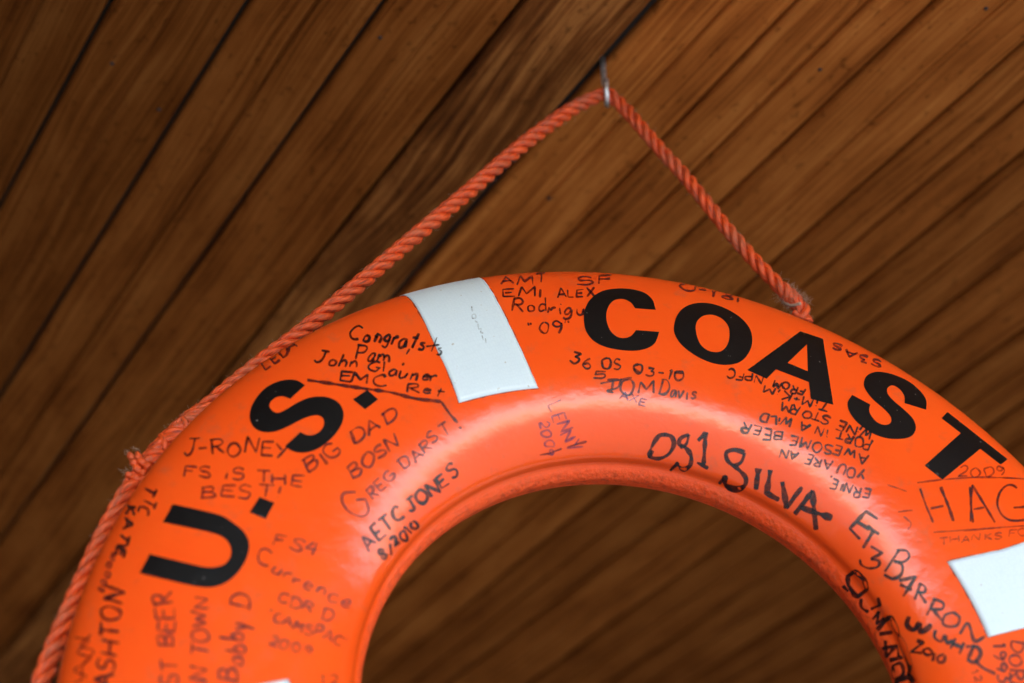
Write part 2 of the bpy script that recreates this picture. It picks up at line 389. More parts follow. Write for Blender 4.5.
# ---- hand lettering: single-stroke alphabet, '~' marks a curved stroke
G = {
'A': (.75, '0,0 .36,1 .72,0|.12,.36 .62,.38'), 'B': (.68, '.05,0 .08,1|~.0,.95 .45,1.02 .58,.78 .4,.58 .1,.53|~.1,.53 .55,.5 .66,.25 .45,.03 0,.0'),
'C': (.68, '~.62,.85 .4,1 .12,.8 .02,.45 .15,.1 .42,0 .66,.14'), 'D': (.72, '.06,0 .08,1|~-.02,.96 .4,1 .68,.72 .66,.3 .4,.02 0,0'),
'E': (.6, '.58,1 .05,.97 .03,.02 .6,.0|.05,.52 .48,.53'), 'F': (.58, '.6,1 .06,.96 .02,0|.05,.52 .45,.55'),
'G': (.75, '~.66,.86 .42,1 .12,.8 .02,.42 .18,.06 .45,0 .68,.15 .7,.42|.42,.42 .8,.42'), 'H': (.72, '.05,1 .03,0|.68,1 .66,0|.04,.5 .66,.52'),
'I': (.22, '.1,1 .1,0'), 'J': (.62, '~.5,1 .48,.5 .42,.1 .2,-.02 .02,.15|.2,1 .75,1'), 'K': (.66, '.06,1 .04,0|.6,1 .06,.45 .64,0'),
'L': (.56, '.06,1 .03,.02 .56,.0'), 'M': (.85, '.02,0 .1,1 .42,.35 .72,1 .82,0'), 'N': (.72, '.03,0 .06,1 .64,.04 .68,1'),
'O': (.74, '~.4,1 .12,.85 .02,.45 .18,.06 .42,.0 .66,.2 .7,.6 .55,.93 .36,1'), 'P': (.62, '.06,0 .07,1|~0,.96 .45,1.02 .6,.76 .42,.5 .08,.46'),
'R': (.68, '.06,0 .07,1|~0,.96 .44,1.02 .58,.77 .42,.55 .08,.5|.25,.5 .66,0'), 'S': (.62, '~.58,.86 .36,1 .1,.86 .12,.6 .48,.46 .58,.22 .36,0 .02,.1'),
'T': (.68, '0,.98 .7,1|.36,1 .34,0'), 'U': (.68, '~.04,1 .03,.35 .15,.03 .42,0 .6,.2 .64,.6 .64,1'), 'V': (.68, '.02,1 .32,0 .66,1'),
'W': (.9, '.02,1 .2,.0 .44,.7 .64,0 .88,1'), 'X': (.64, '.02,1 .62,0|.6,1 .02,0'), 'Y': (.64, '.02,1 .32,.5|.62,1 .2,-.12'), 'Z': (.62, '.02,1 .6,1 .02,0 .62,0'),
'Q': (.74, '~.4,1 .12,.85 .02,.45 .18,.06 .42,.0 .66,.2 .7,.6 .55,.93 .36,1|.45,.25 .75,-.05'),
'a': (.5, '~.42,.5 .2,.55 .04,.3 .12,.03 .3,.06 .42,.5|.42,.5 .44,.0'), 'b': (.5, '.06,1 .05,0|~.05,.3 .25,.52 .44,.3 .3,.02 .05,.04'),
'c': (.46, '~.4,.45 .2,.52 .05,.3 .15,.02 .42,.08'), 'd': (.52, '~.42,.45 .2,.52 .04,.28 .15,.02 .42,.1|.44,1 .44,0'),
'e': (.48, '~.06,.28 .4,.32 .34,.5 .14,.5 .04,.24 .16,.02 .44,.08'), 'f': (.36, '~.38,.95 .2,.95 .15,.6 .14,0|.0,.5 .34,.52'),
'g': (.5, '~.42,.48 .2,.55 .05,.3 .16,.06 .36,.12 .42,.48 .4,-.15 .2,-.35 .02,-.25'), 'h': (.5, '.05,1 .04,0|~.04,.3 .25,.52 .4,.35 .42,0'),
'i': (.22, '.1,.5 .1,0|.1,.72 .13,.76'), 'k': (.46, '.05,1 .04,0|.4,.5 .05,.22 .42,0'), 'l': (.24, '.1,1 .1,0'), 'm': (.74, '.04,.5 .04,0|~.04,.3 .2,.5 .34,.3 .34,0|~.34,.3 .52,.5 .66,.3 .68,0'),
'n': (.5, '.04,.5 .04,0|~.04,.3 .24,.52 .4,.34 .42,0'), 'o': (.5, '~.24,.52 .06,.4 .05,.12 .22,0 .42,.12 .42,.4 .22,.52'), 'p': (.5, '.05,.5 .04,-.4|~.05,.4 .26,.52 .42,.3 .26,.04 .05,.08'),
'r': (.38, '.04,.5 .04,0|~.04,.28 .18,.5 .36,.48'), 's': (.42, '~.36,.46 .18,.52 .08,.4 .34,.2 .22,.0 .02,.06'), 't': (.4, '.2,.9 .18,0|.0,.55 .4,.57'),
'u': (.5, '~.04,.5 .05,.12 .2,0 .38,.12 .42,.5|.42,.5 .44,0'), 'v': (.44, '.02,.5 .2,0 .42,.5'), 'w': (.66, '~.02,.5 .1,.05 .22,.04 .32,.42 .4,.04 .54,.06 .64,.5'), 'x': (.44, '.02,.5 .4,0|.4,.5 .02,0'), 'y': (.46, '.04,.5 .22,.05|.42,.5 .1,-.4'),
'0': (.6, '~.32,1 .08,.8 .04,.4 .2,.02 .42,.06 .56,.45 .5,.85 .3,1'), '1': (.3, '.05,.8 .18,1 .16,0'), '2': (.6, '~.05,.8 .25,1 .5,.85 .44,.5 .2,.2 .03,.02|.03,.02 .58,.04'),
'3': (.56, '.06,1 .5,1 .24,.6|~.24,.6 .5,.5 .52,.2 .3,0 .04,.1'), '4': (.58, '.3,1 .04,.4 .56,.42|.44,1 .42,0'), '5': (.56, '.52,1 .12,1 .1,.58|~.1,.58 .4,.62 .52,.32 .36,.02 .04,.06'),
'6': (.54, '~.44,1 .16,.7 .04,.3 .2,.0 .44,.1 .46,.38 .26,.5 .06,.3'), '8': (.56, '~.3,.52 .08,.75 .28,1 .5,.78 .28,.52 .04,.25 .26,0 .52,.22 .3,.52'), '9': (.54, '~.46,.8 .26,1 .06,.76 .2,.5 .44,.62 .48,.85|~.48,.85 .46,.4 .34,0'),
'.': (.2, '.08,0 .12,.05'), ',': (.2, '.12,.08 .04,-.15'), '!': (.24, '.14,1 .1,.3|.1,.05 .12,.0'), '"': (.34, '.06,1 .04,.75|.22,1 .2,.75'), '-': (.5, '.06,.45 .42,.47'),
'/': (.45, '.0,-.1 .42,1.05'), '+': (.5, '.04,.45 .46,.47|.26,.7 .24,.2'), "'": (.2, '.1,1 .08,.8'), ' ': (.38, ''), '(': (.3, '~.25,1.1 .05,.6 .2,-.1'),
}
LAY = [0]
def curve(pts, smooth):
    p = np.array(pts, float)
    if smooth and len(p) > 2:
        q = np.vstack([2*p[0]-p[1], p, 2*p[-1]-p[-2]]); out = []
        for i in range(1, len(q)-2):
            for s in np.arange(8)/8:
                out.append(.5*((2*q[i])+(q[i+1]-q[i-1])*s+(2*q[i-1]-5*q[i]+4*q[i+1]-q[i+2])*s*s+(3*q[i]-q[i-1]-3*q[i+1]+q[i+2])*s**3))
        out.append(p[-1]); p = np.array(out)
    # even spacing of about one unit
    d = np.hypot(*np.diff(p, axis=0).T); s = np.concatenate([[0], np.cumsum(d)])
    n = max(3, int(s[-1]/1.1)+1); u = np.linspace(0, s[-1], n)
    return np.stack([np.interp(u, s, p[:, 0]), np.interp(u, s, p[:, 1])], -1)

def stroke(VV, FF, pts, w, smooth=False, off=.00012):
    p = curve(pts, smooth); n = len(p)
    tg = np.gradient(p, axis=0); tg /= np.linalg.norm(tg, axis=1)[:, None]+1e-9
    nr = np.stack([-tg[:, 1], tg[:, 0]], -1)
    wob = np.interp(np.arange(n), np.arange(0, n+6, 5), 1+.24*rng.standard_normal(len(np.arange(0, n+6, 5))))
    hw = .5*w*1.34*wob; hw[0] *= .72; hw[-1] *= .6
    LAY[0] = (LAY[0]+1) % 14; off += LAY[0]*.000008
    a, b = p+nr*hw[:, None], p-nr*hw[:, None]
    pa = [pix(*q) for q in a]; pb = [pix(*q) for q in b]
    prev = None
    for k in range(n):
        if pa[k] is None or pb[k] is None: prev = None; continue
        i = len(VV)
        VV.append(surf(pa[k][0], pa[k][1], off)); VV.append(surf(pb[k][0], pb[k][1], off))
        if prev is not None: FF.append((prev, prev+1, i+1, i))
        prev = i

def note(strokes, w, ink, off=.00012, label=None):
    """ strokes: list of (points, smooth) """
    VV, FF = [], []
    for st in strokes:
        stroke(VV, FF, st[0], st[2] if len(st) > 2 else w, st[1], off)
    if not FF: return
    a, b, c = [Vector(VV[i]) for i in FF[0][:3]]
    if (b-a).cross(c-a).dot(CAM-a) < 0: FF = [tuple(reversed(f)) for f in FF]
    o = ring_part('handwriting', VV, FF, M[ink])
    if label: o['label'] = label
    return o

def text(s, x0, y0, x1, y1, h, slant=.05, bow=0.0, jit=.085):
    """ strokes of a written line whose baseline runs from one end to the other """
    adv = []; x = 0
    for ch in s:
        adv.append(x); x += G[ch][0] + .16
    tot = x-.16
    d = np.array([x1-x0, y1-y0], float); L = np.hypot(*d); d /= L; up = np.array([d[1], -d[0]])
    k = L/tot; out = []
    for ch, a in zip(s, adv):
        jx, jy, sc1 = rng.normal(0, jit*.5), rng.normal(0, jit), 1+rng.normal(0, jit)
        rot = rng.normal(0, jit*.8)
        for stx in G[ch][1].split('|'):
            if not stx: continue
            sm = stx[0] == '~'
            pts = []
            for q in stx.lstrip('~').split():
                gx, gy = map(float, q.split(','))
                gx += rng.normal(0, jit*.35); gy += rng.normal(0, jit*.35)
                gy = gy*sc1; gx, gy = gx - rot*gy, gy + rot*gx
                X = (a+gx+jx)*k + slant*gy*h; Y = (gy+jy)*h
                s_ = X/L; Y += bow*4*s_*(1-s_)
                pts.append(np.array([x0, y0])+d*X+up*Y)
            out.append((pts, sm))
    return out

def W(s, x0, y0, x1, y1, h, w=1.5, ink='brown', **kw):
    off = kw.pop('off', .00012); lab = kw.pop('label', None)
    return note(text(s, x0, y0, x1, y1, h, **kw), w, ink, off, lab)
def T(x0, y0, s, strokes, w, ink, off=.00012):
    return note([([(a/s+x0, b/s+y0) for a, b in st[0]], st[1], *st[2:]) for st in strokes], w, ink, off)

# congratulations, upper left of the ring
W('Congrats', 348.5,340, 424,349, 15, 1.9, 'black', slant=.25)
T(300,310,4.876,[([(615,180),(680,172)],False),([(668,135),(640,205)],False),([(690,187),(672,192),(690,205),(680,220),(665,218)],True)],1.3,'black',.00055)
W('Pam', 354,358, 391,362, 14, 1.6, 'black', slant=.25)
T(300,310,4.876,[([(535,190),(518,217)],False),([(498,262),(508,268)],False,2.6)],1.5,'black')
W('John Glauner', 315,362.5, 436,382.5, 12, 1.5, 'black', slant=.2)
W('EMC', 338,380, 386,387, 10, 1.7, 'black', slant=.15)
W('Ret', 406,392, 442,396.5, 9.5, 1.5, 'black', slant=.15)
T(300,310,4.876,[([(35,342),(130,356),(320,385),(440,402),(560,432),(688,447)],True,2.2),([(688,447),(725,500),(768,552)],True,1.9),([(775,570),(788,578)],False,1.8)],1.9,'brown')
W('LEDA', 266,370, 299,346, 9, 1.7, 'purple')
W('BIG DAD', 309,473, 398,417, 13, 1.7, 'purple')
W('BOSN', 352,478, 400,445, 12.5, 1.7, 'purple')
W('REG DARST', 370,500, 451,432, 11, 1.5, 'purple')
T(340,380,3.794,[([(60,425),(15,430),(8,460),(35,500),(85,518),(108,495),(98,455)],True),([(60,455),(100,452)],False)],2.0,'purple')
W('AETC', 369,551, 405,517, 15, 2.2, 'black')
W('JONES', 410,513, 459,475, 13, 2.3, 'black')
W('8/2010', 383,560, 420,526, 9, 2.2, 'black')
# between the U and the S
W('J-RONEY', 182,456, 287,459, 13.5, 1.6, 'brown', bow=3)
W('FS iS THE', 184,476, 303,487, 11.5, 1.5, 'purple')
W('BEST!', 203,497, 281,497, 12.5, 1.5, 'purple')
W('FS4', 273,546, 314,554, 11.5, 1.5, 'purple')
W('Currence', 254,561, 350,607, 15, 1.5, 'purple', bow=-2)
W('CDR D.', 277,602, 338,622, 10.5, 1.6, 'purple')
W('"CAMSPAC"', 266,619, 346,648, 9.5, 1.4, 'purple')
W('2009', 268,644, 311,655, 10, 1.4, 'purple')
W('12', 322,684, 338,684, 9, 1.5, 'purple')
W('Bobby D', 238,683, 249,594, 20, 1.9, 'purple')
W('IN TOWN', 206,688, 207,597, 16, 1.8, 'purple')
W('BEST BEER', 180,715, 174,592, 18, 1.8, 'purple')
W('ASHTON', 114,690, 124,590, 19, 2.3, 'brown')
W('TTC', 148,486, 138,513, 12, 1.7, 'brown')
W('KATIE', 127,506, 116,557, 9, 2.0, 'black')
W('woods', 112,552, 99,592, 10, 1.7, 'purple')
T(30,480,3.3625,[([(150,530),(200,540),(160,580),(205,600),(150,640),(190,660),(150,683)],True),([(205,520),(170,560),(215,575),(180,620),(170,683)],True)],1.6,'red')
# under the first C
W('AMT', 501,284.5, 550,283, 8.5, 1.4, 'purple')
W('SF', 578,285, 612,283.5, 8, 1.4, 'purple')
W('EMI', 503,297.5, 543,297, 9, 1.5, 'brown')
W('ALEX', 557,298.5, 594,296, 8.5, 1.5, 'brown')
W('Rodrigu', 512,312.5, 583,314, 13, 1.5, 'brown')
W('"09"', 529,334, 571,333, 11, 1.6, 'brown')
W('36', 569,363, 592,370, 10.5, 1.5, 'black'); W('5', 591,378.5, 606,378.5, 6.5, 1.5, 'black')
W('OS', 601,369, 622,369, 10, 1.6, 'black')
W('03-10', 634,374, 683,381.5, 10, 1.6, 'black')
W('TOM', 606,393, 653,392.5, 12, 1.7, 'brown')
W('Davis', 658,395, 695,399, 14, 1.4, 'brown')
T(530,340,5.694,[([(400,248),(470,235),(580,215)],False),([(475,300),(440,290),(500,270),(520,220)],True),([(590,165),(625,185)],False),([(820,185),(870,190)],False)],1.5,'brown')
W('AXE', 620,399, 645,406, 7.5, 1.1, 'blue')
W('LENNY', 547,407, 571,452, 14, 1.3, 'blue')
W('2009', 539,422, 547,456, 9, 1.3, 'blue')
T(530,340,5.694,[([(55,655),(110,645),(180,618)],False),([(212,610),(322,577)],False)],1.3,'purple')
# thick marker on the lower shoulder
T(640,400,4.655,[
 ([(120,160),(85,170),(52,225),(48,262),(90,272),(135,250),(158,205),(145,170),(110,160)],True,3.2),([(40,270),(60,235)],False,2.6),
 ([(228,160),(190,178),(182,205),(215,225),(238,262),(232,305),(200,322),(175,300)],True,3.0),([(228,160),(215,205),(185,220)],True,2.4),([(140,328),(180,290)],False,2.6),
 ([(270,190),(305,155),(300,240),(296,300)],False,3.0),([(265,290),(318,318)],False,2.6),
 ([(488,245),(440,232),(402,245),(410,285),(455,320),(492,362),(485,400),(445,415),(400,395),(395,350)],True,3.7),([(488,245),(470,290),(430,310)],True,2.6),([(368,390),(400,350)],False,2.8),
 ([(552,318),(545,370),(540,418)],False,4.3),
 ([(607,325),(598,385),(590,432),(620,450),(648,465)],False,4.0),
 ([(662,380),(675,450),(682,505)],False,4.2),([(682,505),(720,450),(755,405)],False,3.2),
 ([(720,532),(765,475),(803,420)],False,3.2),([(803,420),(810,510),(820,605)],False,4.0),([(745,498),(820,525),(895,550)],False,4.0)],3.5,'black')
T(840,440,5.565,[([(210,440),(145,397),(55,493),(112,553)],False,2.6),([(95,455),(165,497)],False,3.0),([(150,480),(218,525)],False,3.0),([(185,508),(128,602)],False,2.6)],2.8,'black')
T(830,540,4.778,[([(195,30),(250,62),(195,92)],False),([(195,92),(235,100),(228,128),(185,135),(150,118),(143,92)],True),
 ([(330,48),(262,152)],False),([(318,48),(365,52),(378,82),(350,105),(305,100)],True),([(305,100),(345,120),(340,165),(300,185),(258,165)],True),
 ([(330,195),(410,175),(350,270)],False,2.8),([(335,212),(392,240)],False,2.4),
 ([(432,208),(405,285)],False,2.6),([(425,205),(455,225),(450,250),(415,248)],True),([(425,250),(460,303)],False,2.6),
 ([(500,285),(462,360)],False),([(490,280),(540,300),(535,330),(480,330)],True),([(490,330),(535,385)],False),
 ([(590,345),(550,360),(540,400),(575,415),(610,405),(618,370),(590,345)],True),
 ([(620,450),(660,398),(690,482),(740,462)],True)],2.1,'black')
T(830,540,4.778,[([(378,365),(368,405),(400,430),(425,400),(430,440),(470,420),(480,400)],True,3.6),([(505,430),(500,465),(530,485),(550,460),(560,492),(590,480)],True,3.0),
 ([(600,470),(575,520)],False),([(640,490),(618,545)],False),([(585,495),(635,515)],False),([(690,500),(655,580)],False),([(650,510),(700,510),(720,545),(690,585),(655,570)],True,2.6),([(690,575),(730,610),(790,640)],True,2.2),
 ([(415,480),(445,490),(400,525),(385,535),(440,540)],False,2.2),([(470,515),(445,530),(465,550),(490,540),(470,515)],True,2.0),([(500,540),(490,580)],False,2.2),([(545,545),(515,560),(520,585),(545,580),(550,550)],True,2.0)],2.4,'black')
W('1993', 993.5,643, 997,684, 12, 1.8, 'brown')
W('DORM', 1010,641, 1010,695, 13, 1.7, 'brown')
W('12', 972,671, 976,684, 7, 1.2, 'red')
T(830,540,4.778,[([(115,150),(85,175),(88,215),(118,262),(135,270),(178,235),(165,190),(130,155),(112,148)],False,3.8),([(62,218),(88,245)],False,3.4),
 ([(150,280),(150,320),(185,345)],True,2.6),([(195,330),(240,310),(230,275)],False,2.6),([(205,380),(235,340),(225,400),(262,370)],False,2.6),
 ([(225,430),(285,370),(310,410),(340,480),(365,545),(382,600),(375,650)],True,4.0),([(235,450),(300,440)],False,2.8),([(265,480),(270,560),(320,500),(330,560)],False,2.6),
 ([(285,575),(350,560)],False,2.6),([(300,600),(310,660),(350,640),(340,590),(300,600)],True,2.6),([(310,683),(380,650),(400,683)],False,3.4),([(250,520),(310,505)],False,2.2)],2.8,'black')
# right hand side
T(840,440,5.565,[([(445,270),(480,370),(518,458)],False),([(560,262),(600,360),(632,452)],False,2.0),([(505,382),(575,367)],False,1.8),
 ([(722,262),(728,360),(740,460)],False,1.6),([(735,250),(725,455)],False,1.2),([(735,250),(800,355),(862,460)],False,1.8),([(742,387),(802,376)],False,1.5),
 ([(985,268),(960,252),(925,255),(890,292),(875,350),(892,405),(930,440),(980,450),(1060,440)],True,1.6),([(965,377),(1080,368)],False)],1.6,'brown')
T(840,440,5.565,[([(430,238),(560,222),(760,208),(940,212),(1100,222)],True),([(265,250),(372,286)],False),([(322,400),(405,391)],False),([(520,514),(700,502),(1100,472)],False),([(690,506),(860,490)],False),([(355,425),(395,465),(378,500)],True)],1.1,'red')
W('2009', 958,478, 1006,476, 10, 1.2, 'red')
W('THANKS FOR THE', 940,544.5, 1075,531, 6.5, 1.0, 'red')
# the note written the other way up
W('ERNIE,', 871,489, 829,478, 10, 1.5, 'brown')
W('YOU ARE AN', 866,471, 782,447, 9.5, 1.5, 'brown')
W('AWESOME BEER', 869,455, 744,422, 9.5, 1.5, 'black')
W('PORT iN A WiLD', 873,441, 761,412, 9, 1.5, 'black')
W('WiNE STORM', 874,432, 782,401, 8.5, 1.5, 'black')
W('TiM+KiM', 830,405, 765,385, 8, 1.4, 'black')
W('FROM', 806.5,389, 774,379.5, 7, 1.4, 'black')
W('NPFC', 764,377, 728,369, 8, 1.4, 'black')
W('O-181', 678,289, 742,302.5, 6.5, 1.5, 'purple')
W('S3AS', 882,362, 834,343, 6.5, 1.5, 'purple')
# faint print along the first tape
T(390,270,4.88,[([(398,180),(402,205)],False),([(400,222),(415,218),(418,235),(402,238),(400,222)],True),([(415,250),(428,262)],False),([(428,262),(432,285)],False),([(430,290),(445,290),(440,305)],True),([(440,305),(455,312)],False),([(448,320),(455,345)],False),([(465,335),(468,360)],False)],1.1,'grey',.00055)

# ------------------------------------------------------------------ ceiling of tongue-and-groove boards
def on_plane(px, py, p0, nrm):
    r = ray(px, py); return CAM + r*((p0-CAM).dot(nrm)/r.dot(nrm))
hook_pt = on_plane(603, 66, RC, RN)
CZ = hook_pt.z
D = Vector((-.845, 1.305, 0)).normalized(); Q = Vector((D.y, -D.x, 0))     # along / across the boards
def vline(k): return on_plane(112+68.9*k, 0, Vector((0, 0, CZ)), Vector((0, 0, 1))).dot(Q)
V0, DV = vline(0), (vline(12)-vline(0))/12
U0, U1 = -1.45, 26.0  # stretched far out of view to block daylight; back edge shapes the sheen
def extr(name, prof_pts, mat, val, parent):
    """ extrude a cross-section (v, z) along the boards """
    us = np.concatenate([np.linspace(U0, 6, 20), [12, 18, U1]]); n = len(prof_pts); V, U, A = [], [], []
    for u in us:
        for v, z in prof_pts:
            V.append(D*float(u) + Q*float(v) + Vector((0, 0, CZ+z))); U.append((u, v)); 
    Fc = [(i*n+j, i*n+j+1, (i+1)*n+j+1, (i+1)*n+j) for i in range(len(us)-1) for j in range(n-1)]
    return V, Fc, U, [val]*len(V)
def board_profile(v0, w, bead, gap=.0016):
    a, b = v0+gap, v0+w-gap
    p = [(a, .012), (a, .006), (a+.0010, .0030), (a+.0028, .0010)]
    m = v0+w/2
    cup = lambda v: -.0007*math.sin(math.pi*(v-a)/(m-a)) if v < m else -.0007*math.sin(math.pi*(v-m)/(b-m))
    for k in range(1, 9): p.append((a+.0028+(m-.006-a-.0028)*k/9, cup(a+.0028+(m-.006-a-.0028)*k/9)))
    gw = .0003 + .0012*bead
    p += [(m-.0045, 0), (m-gw-.0008, .0014), (m-gw, .0016+.0036*bead), (m+gw, .0016+.0036*bead), (m+gw+.0008, .0014), (m+.0045, 0)]
    for k in range(1, 9): p.append((m+.006+(b-.0028-m-.006)*k/9, cup(m+.006+(b-.0028-m-.006)*k/9)))
    p += [(b-.0028, .0010), (b-.0010, .0030), (b, .006), (b, .012)]
    return p
AV, AF, AU, AA = [], [], [], []
for kb in range(-80, 70):
    if kb == 3: continue                       # the rough board sits here
    r0 = random.random()
    r0 = {-7: 0, -6: .05, -5: 0, -4: .04, -3: .02, -2: .1, -1: .05, 0: .2, 1: .42, 2: .55, 3: .5, 4: 1.4, 5: 1.15, 6: 1.0, 7: .75, 8: .5, 9: .6}.get(kb, .25+.4*r0)  # lighter boards by the hook, with light falloff to the left painted in
    shift = DV*random.uniform(-.03, .03)
    v0, w = V0+kb*2*DV, 2*DV
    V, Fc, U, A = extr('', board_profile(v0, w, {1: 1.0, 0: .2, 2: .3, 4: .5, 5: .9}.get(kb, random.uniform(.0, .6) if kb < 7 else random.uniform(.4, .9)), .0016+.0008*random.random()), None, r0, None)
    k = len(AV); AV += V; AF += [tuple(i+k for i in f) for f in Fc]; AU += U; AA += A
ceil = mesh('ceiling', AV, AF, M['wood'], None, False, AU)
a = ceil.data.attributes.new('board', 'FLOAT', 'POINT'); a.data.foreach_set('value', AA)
tag(ceil, 'brown varnished tongue-and-groove board ceiling above the ring', kind='structure')
v0 = V0+6*DV
V, Fc, U, A = extr('', [(v0+.001, .012), (v0+.001, -.002), (v0+.003, -.004), (v0+2*DV-.013, -.004), (v0+2*DV-.0105, -.002), (v0+2*DV-.0105, .012)], None, .5, None)
rb = mesh('rough_board', V, Fc, M['wood_rough'], ceil, False, U)
a = rb.data.attributes.new('board', 'FLOAT', 'POINT'); a.data.foreach_set('value', A)
rb['label'] = 'darker board with wild figured grain beside the hook'
# unseen slab added over the boards to keep the sky out
for px_, py_ in ((549, 199), (159, 110), (986, 9), (112, 64), (820, 70), (380, 38)):
    pn = on_plane(px_, py_, Vector((0, 0, CZ-.0012)), Vector((0, 0, 1)))
    nv = [pn+Vector((math.cos(a_)*.0024, math.sin(a_)*.0024, .0012)) for a_ in np.arange(14)*math.pi/7] + [pn+Vector((math.cos(a_)*.0019, math.sin(a_)*.0019, 0)) for a_ in np.arange(14)*math.pi/7]
    mesh('nail', nv, [tuple(range(14, 28))] + [(i_, (i_+1) % 14, 14+(i_+1) % 14, 14+i_) for i_ in range(14)], M['grime_nail'], ceil)
s = NT('dark_sky_block'); s.set(Base_Color=(.03, .022, .016, 1), Roughness=.9)
lo, hi = V0-80*2*DV, V0+70*2*DV
c4 = [D*u+Q*v for u, v in ((U0, lo), (U1, lo), (U1, hi), (U0, hi))]
vs = [c+Vector((0, 0, CZ+.0125)) for c in c4] + [c+Vector((0, 0, CZ+.06)) for c in c4]
mesh('sky_block_deck', vs, [(0, 3, 2, 1), (4, 5, 6, 7), (0, 1, 5, 4), (1, 2, 6, 5), (2, 3, 7, 6), (3, 0, 4, 7)], s.m, ceil, False)

# ------------------------------------------------------------------ hook
def tube(pts, rad, seg=12, cap=True, uoff=0.0):
    pts = [Vector(p) for p in pts]; n = len(pts)
    if not hasattr(rad, '__len__'): rad = [rad]*n
    V, Fc, U = [], [], []
    tg = [(pts[min(i+1, n-1)]-pts[max(i-1, 0)]).normalized() for i in range(n)]
    nr = tg[0].orthogonal().normalized(); L = 0
    for i in range(n):
        nr = (nr - tg[i]*nr.dot(tg[i])).normalized(); bn = tg[i].cross(nr)
        if i: L += (pts[i]-pts[i-1]).length
        for j in range(seg+1):
            a = 2*math.pi*j/seg
            V.append(pts[i]+(nr*math.cos(a)+bn*math.sin(a))*rad[i]); U.append((L+uoff, j/seg))
    m = seg+1
    for i in range(n-1):
        for j in range(seg): Fc.append((i*m+j, i*m+j+1, (i+1)*m+j+1, (i+1)*m+j))
    if cap:
        Fc.append(tuple(range(seg-1, -1, -1))); Fc.append(tuple((n-1)*m+j for j in range(seg)))
    return V, Fc, U

hd = Vector((-.080, -.93, 0)).normalized()                 # the eye's plane, nearly edge-on to the camera
hk = Vector((hook_pt.x, hook_pt.y, CZ))
eye_r = .0125; ec = hk + Vector((.0014, -.001, -.0395))
pts = [hk+Vector((0, 0, .012)), hk+Vector((0, 0, 0)), hk+Vector((0, 0, -.012)), hk+Vector((0, 0, -.026))]
for k in range(30):
    a = math.radians(90 + 352*k/29)
    pts.append(ec + hd*math.cos(a)*eye_r*.85 + Vector((.0002*k/29, 0, 0)) + Vector((0, 0, math.sin(a)*eye_r)))
V, Fc, U = tube(pts, .0027, 12)
hook = mesh('screw_eye', [v-hk for v in V], Fc, M['metal'], None, True)
hook.location = hk
tag(hook, 'small galvanised metal screw eye in the dark gap between ceiling boards, rope threaded through it', 'hook')

# ------------------------------------------------------------------ rope
def in_ring(px, py, s):
    return on_plane(px, py, RC+RN*s, RN)
def rope_pt(px, py, s, clear=.0):
    """ follow the rope in the ring's own plane, kept clear of the ring's outer edge """
    p = in_ring(px, py, s); q = p-RC; x, y = q.dot(E1), q.dot(E2); r = math.hypot(x, y)
    if clear and r < RO+clear:
        k = (RO+clear)/r; x *= k; y *= k
    return RC+E1*x+E2*y+RN*s
RR = .0064
apex = ec + Vector((0, 0, -eye_r+.0025+RR*1.25))
left = [rope_pt(px, py, s) for px, py, s in [(583,103,0),(560,117,0),(520,147,-.003),(470,190,-.006),(420,232,-.01),(370,275,-.013),(335,304,-.016),(300,333,-.019)]]
left += [rope_pt(px, py, -.019, RR+.003) for px, py in [(262,362),(225,392),(190,424),(160,452),(135,481),(117,510),(101,541),(87,574),(70,611),(55,647),(41,685),(30,722)]]
# carries on round the rim, out of the frame
qq = left[-1]-RC; a0 = math.atan2(qq.dot(E1), qq.dot(E2))
rl = math.hypot(qq.dot(E1), qq.dot(E2))
for k in range(1, 6):
    aa = a0 - k*.09; r = max(RO+RR+.001, rl-.002*k); left.append(RC+E1*math.sin(aa)*r+E2*math.cos(aa)*r+RN*-.022)
right = [rope_pt(px, py, s) for px, py, s in [(622,105.5,0),(641,127,0),(660,149,-.002),(682,173,-.004),(704,200,-.006),(729,231,-.009),(757,263,-.012),(784,291,-.016),(803,312,-.02)]]
e = pix(800, 318)
def rim_pt(th, t, off): return Vector(surf(th, t, off))
te = math.atan2((right[-1]-RC).dot(E1), (right[-1]-RC).dot(E2))
right += [rim_pt(te+.03, -.25, .006), rim_pt(te+.07, -.38, .0062), rim_pt(te+.14, -.40, .0062), rim_pt(te+.22, -.40, .0062)]
path = left[::-1] + [apex+Vector((-.002, 0, 0)), apex+Vector((.002, 0, 0))] + right

def spline(pts, step):
    p = np.array([tuple(v) for v in pts]); q = np.vstack([2*p[0]-p[1], p, 2*p[-1]-p[-2]]); out = []
    for i in range(1, len(q)-2):
        for s in np.arange(24)/24:
            # centripetal-ish: scale tangents by chord
            a, b = q[i], q[i+1]; L = np.linalg.norm(b-a)
            m0 = (b-q[i-1])*L/(L+np.linalg.norm(a-q[i-1])); m1 = (q[i+2]-a)*L/(L+np.linalg.norm(q[i+2]-b))
            out.append((2*s**3-3*s**2+1)*a+(s**3-2*s**2+s)*m0+(-2*s**3+3*s**2)*b+(s**3-s**2)*m1)
    out.append(p[-1]); out = np.array(out)
    d = np.linalg.norm(np.diff(out, axis=0), axis=1); s = np.concatenate([[0], np.cumsum(d)])
    u = np.arange(0, s[-1], step)
    return np.stack([np.interp(u, s, out[:, k]) for k in range(3)], -1), u
rp, ru = spline(path, .0013)
tg = np.gradient(rp, axis=0); tg /= np.linalg.norm(tg, axis=1)[:, None]
fr = []; nrm = np.cross(tg[0], [0, 0, 1.]); nrm /= np.linalg.norm(nrm)
for k in range(len(rp)):
    nrm = nrm - tg[k]*(nrm@tg[k]); nrm /= np.linalg.norm(nrm); fr.append(nrm.copy())
fr = np.array(fr); bn = np.cross(tg, fr)
PITCH_R = .037
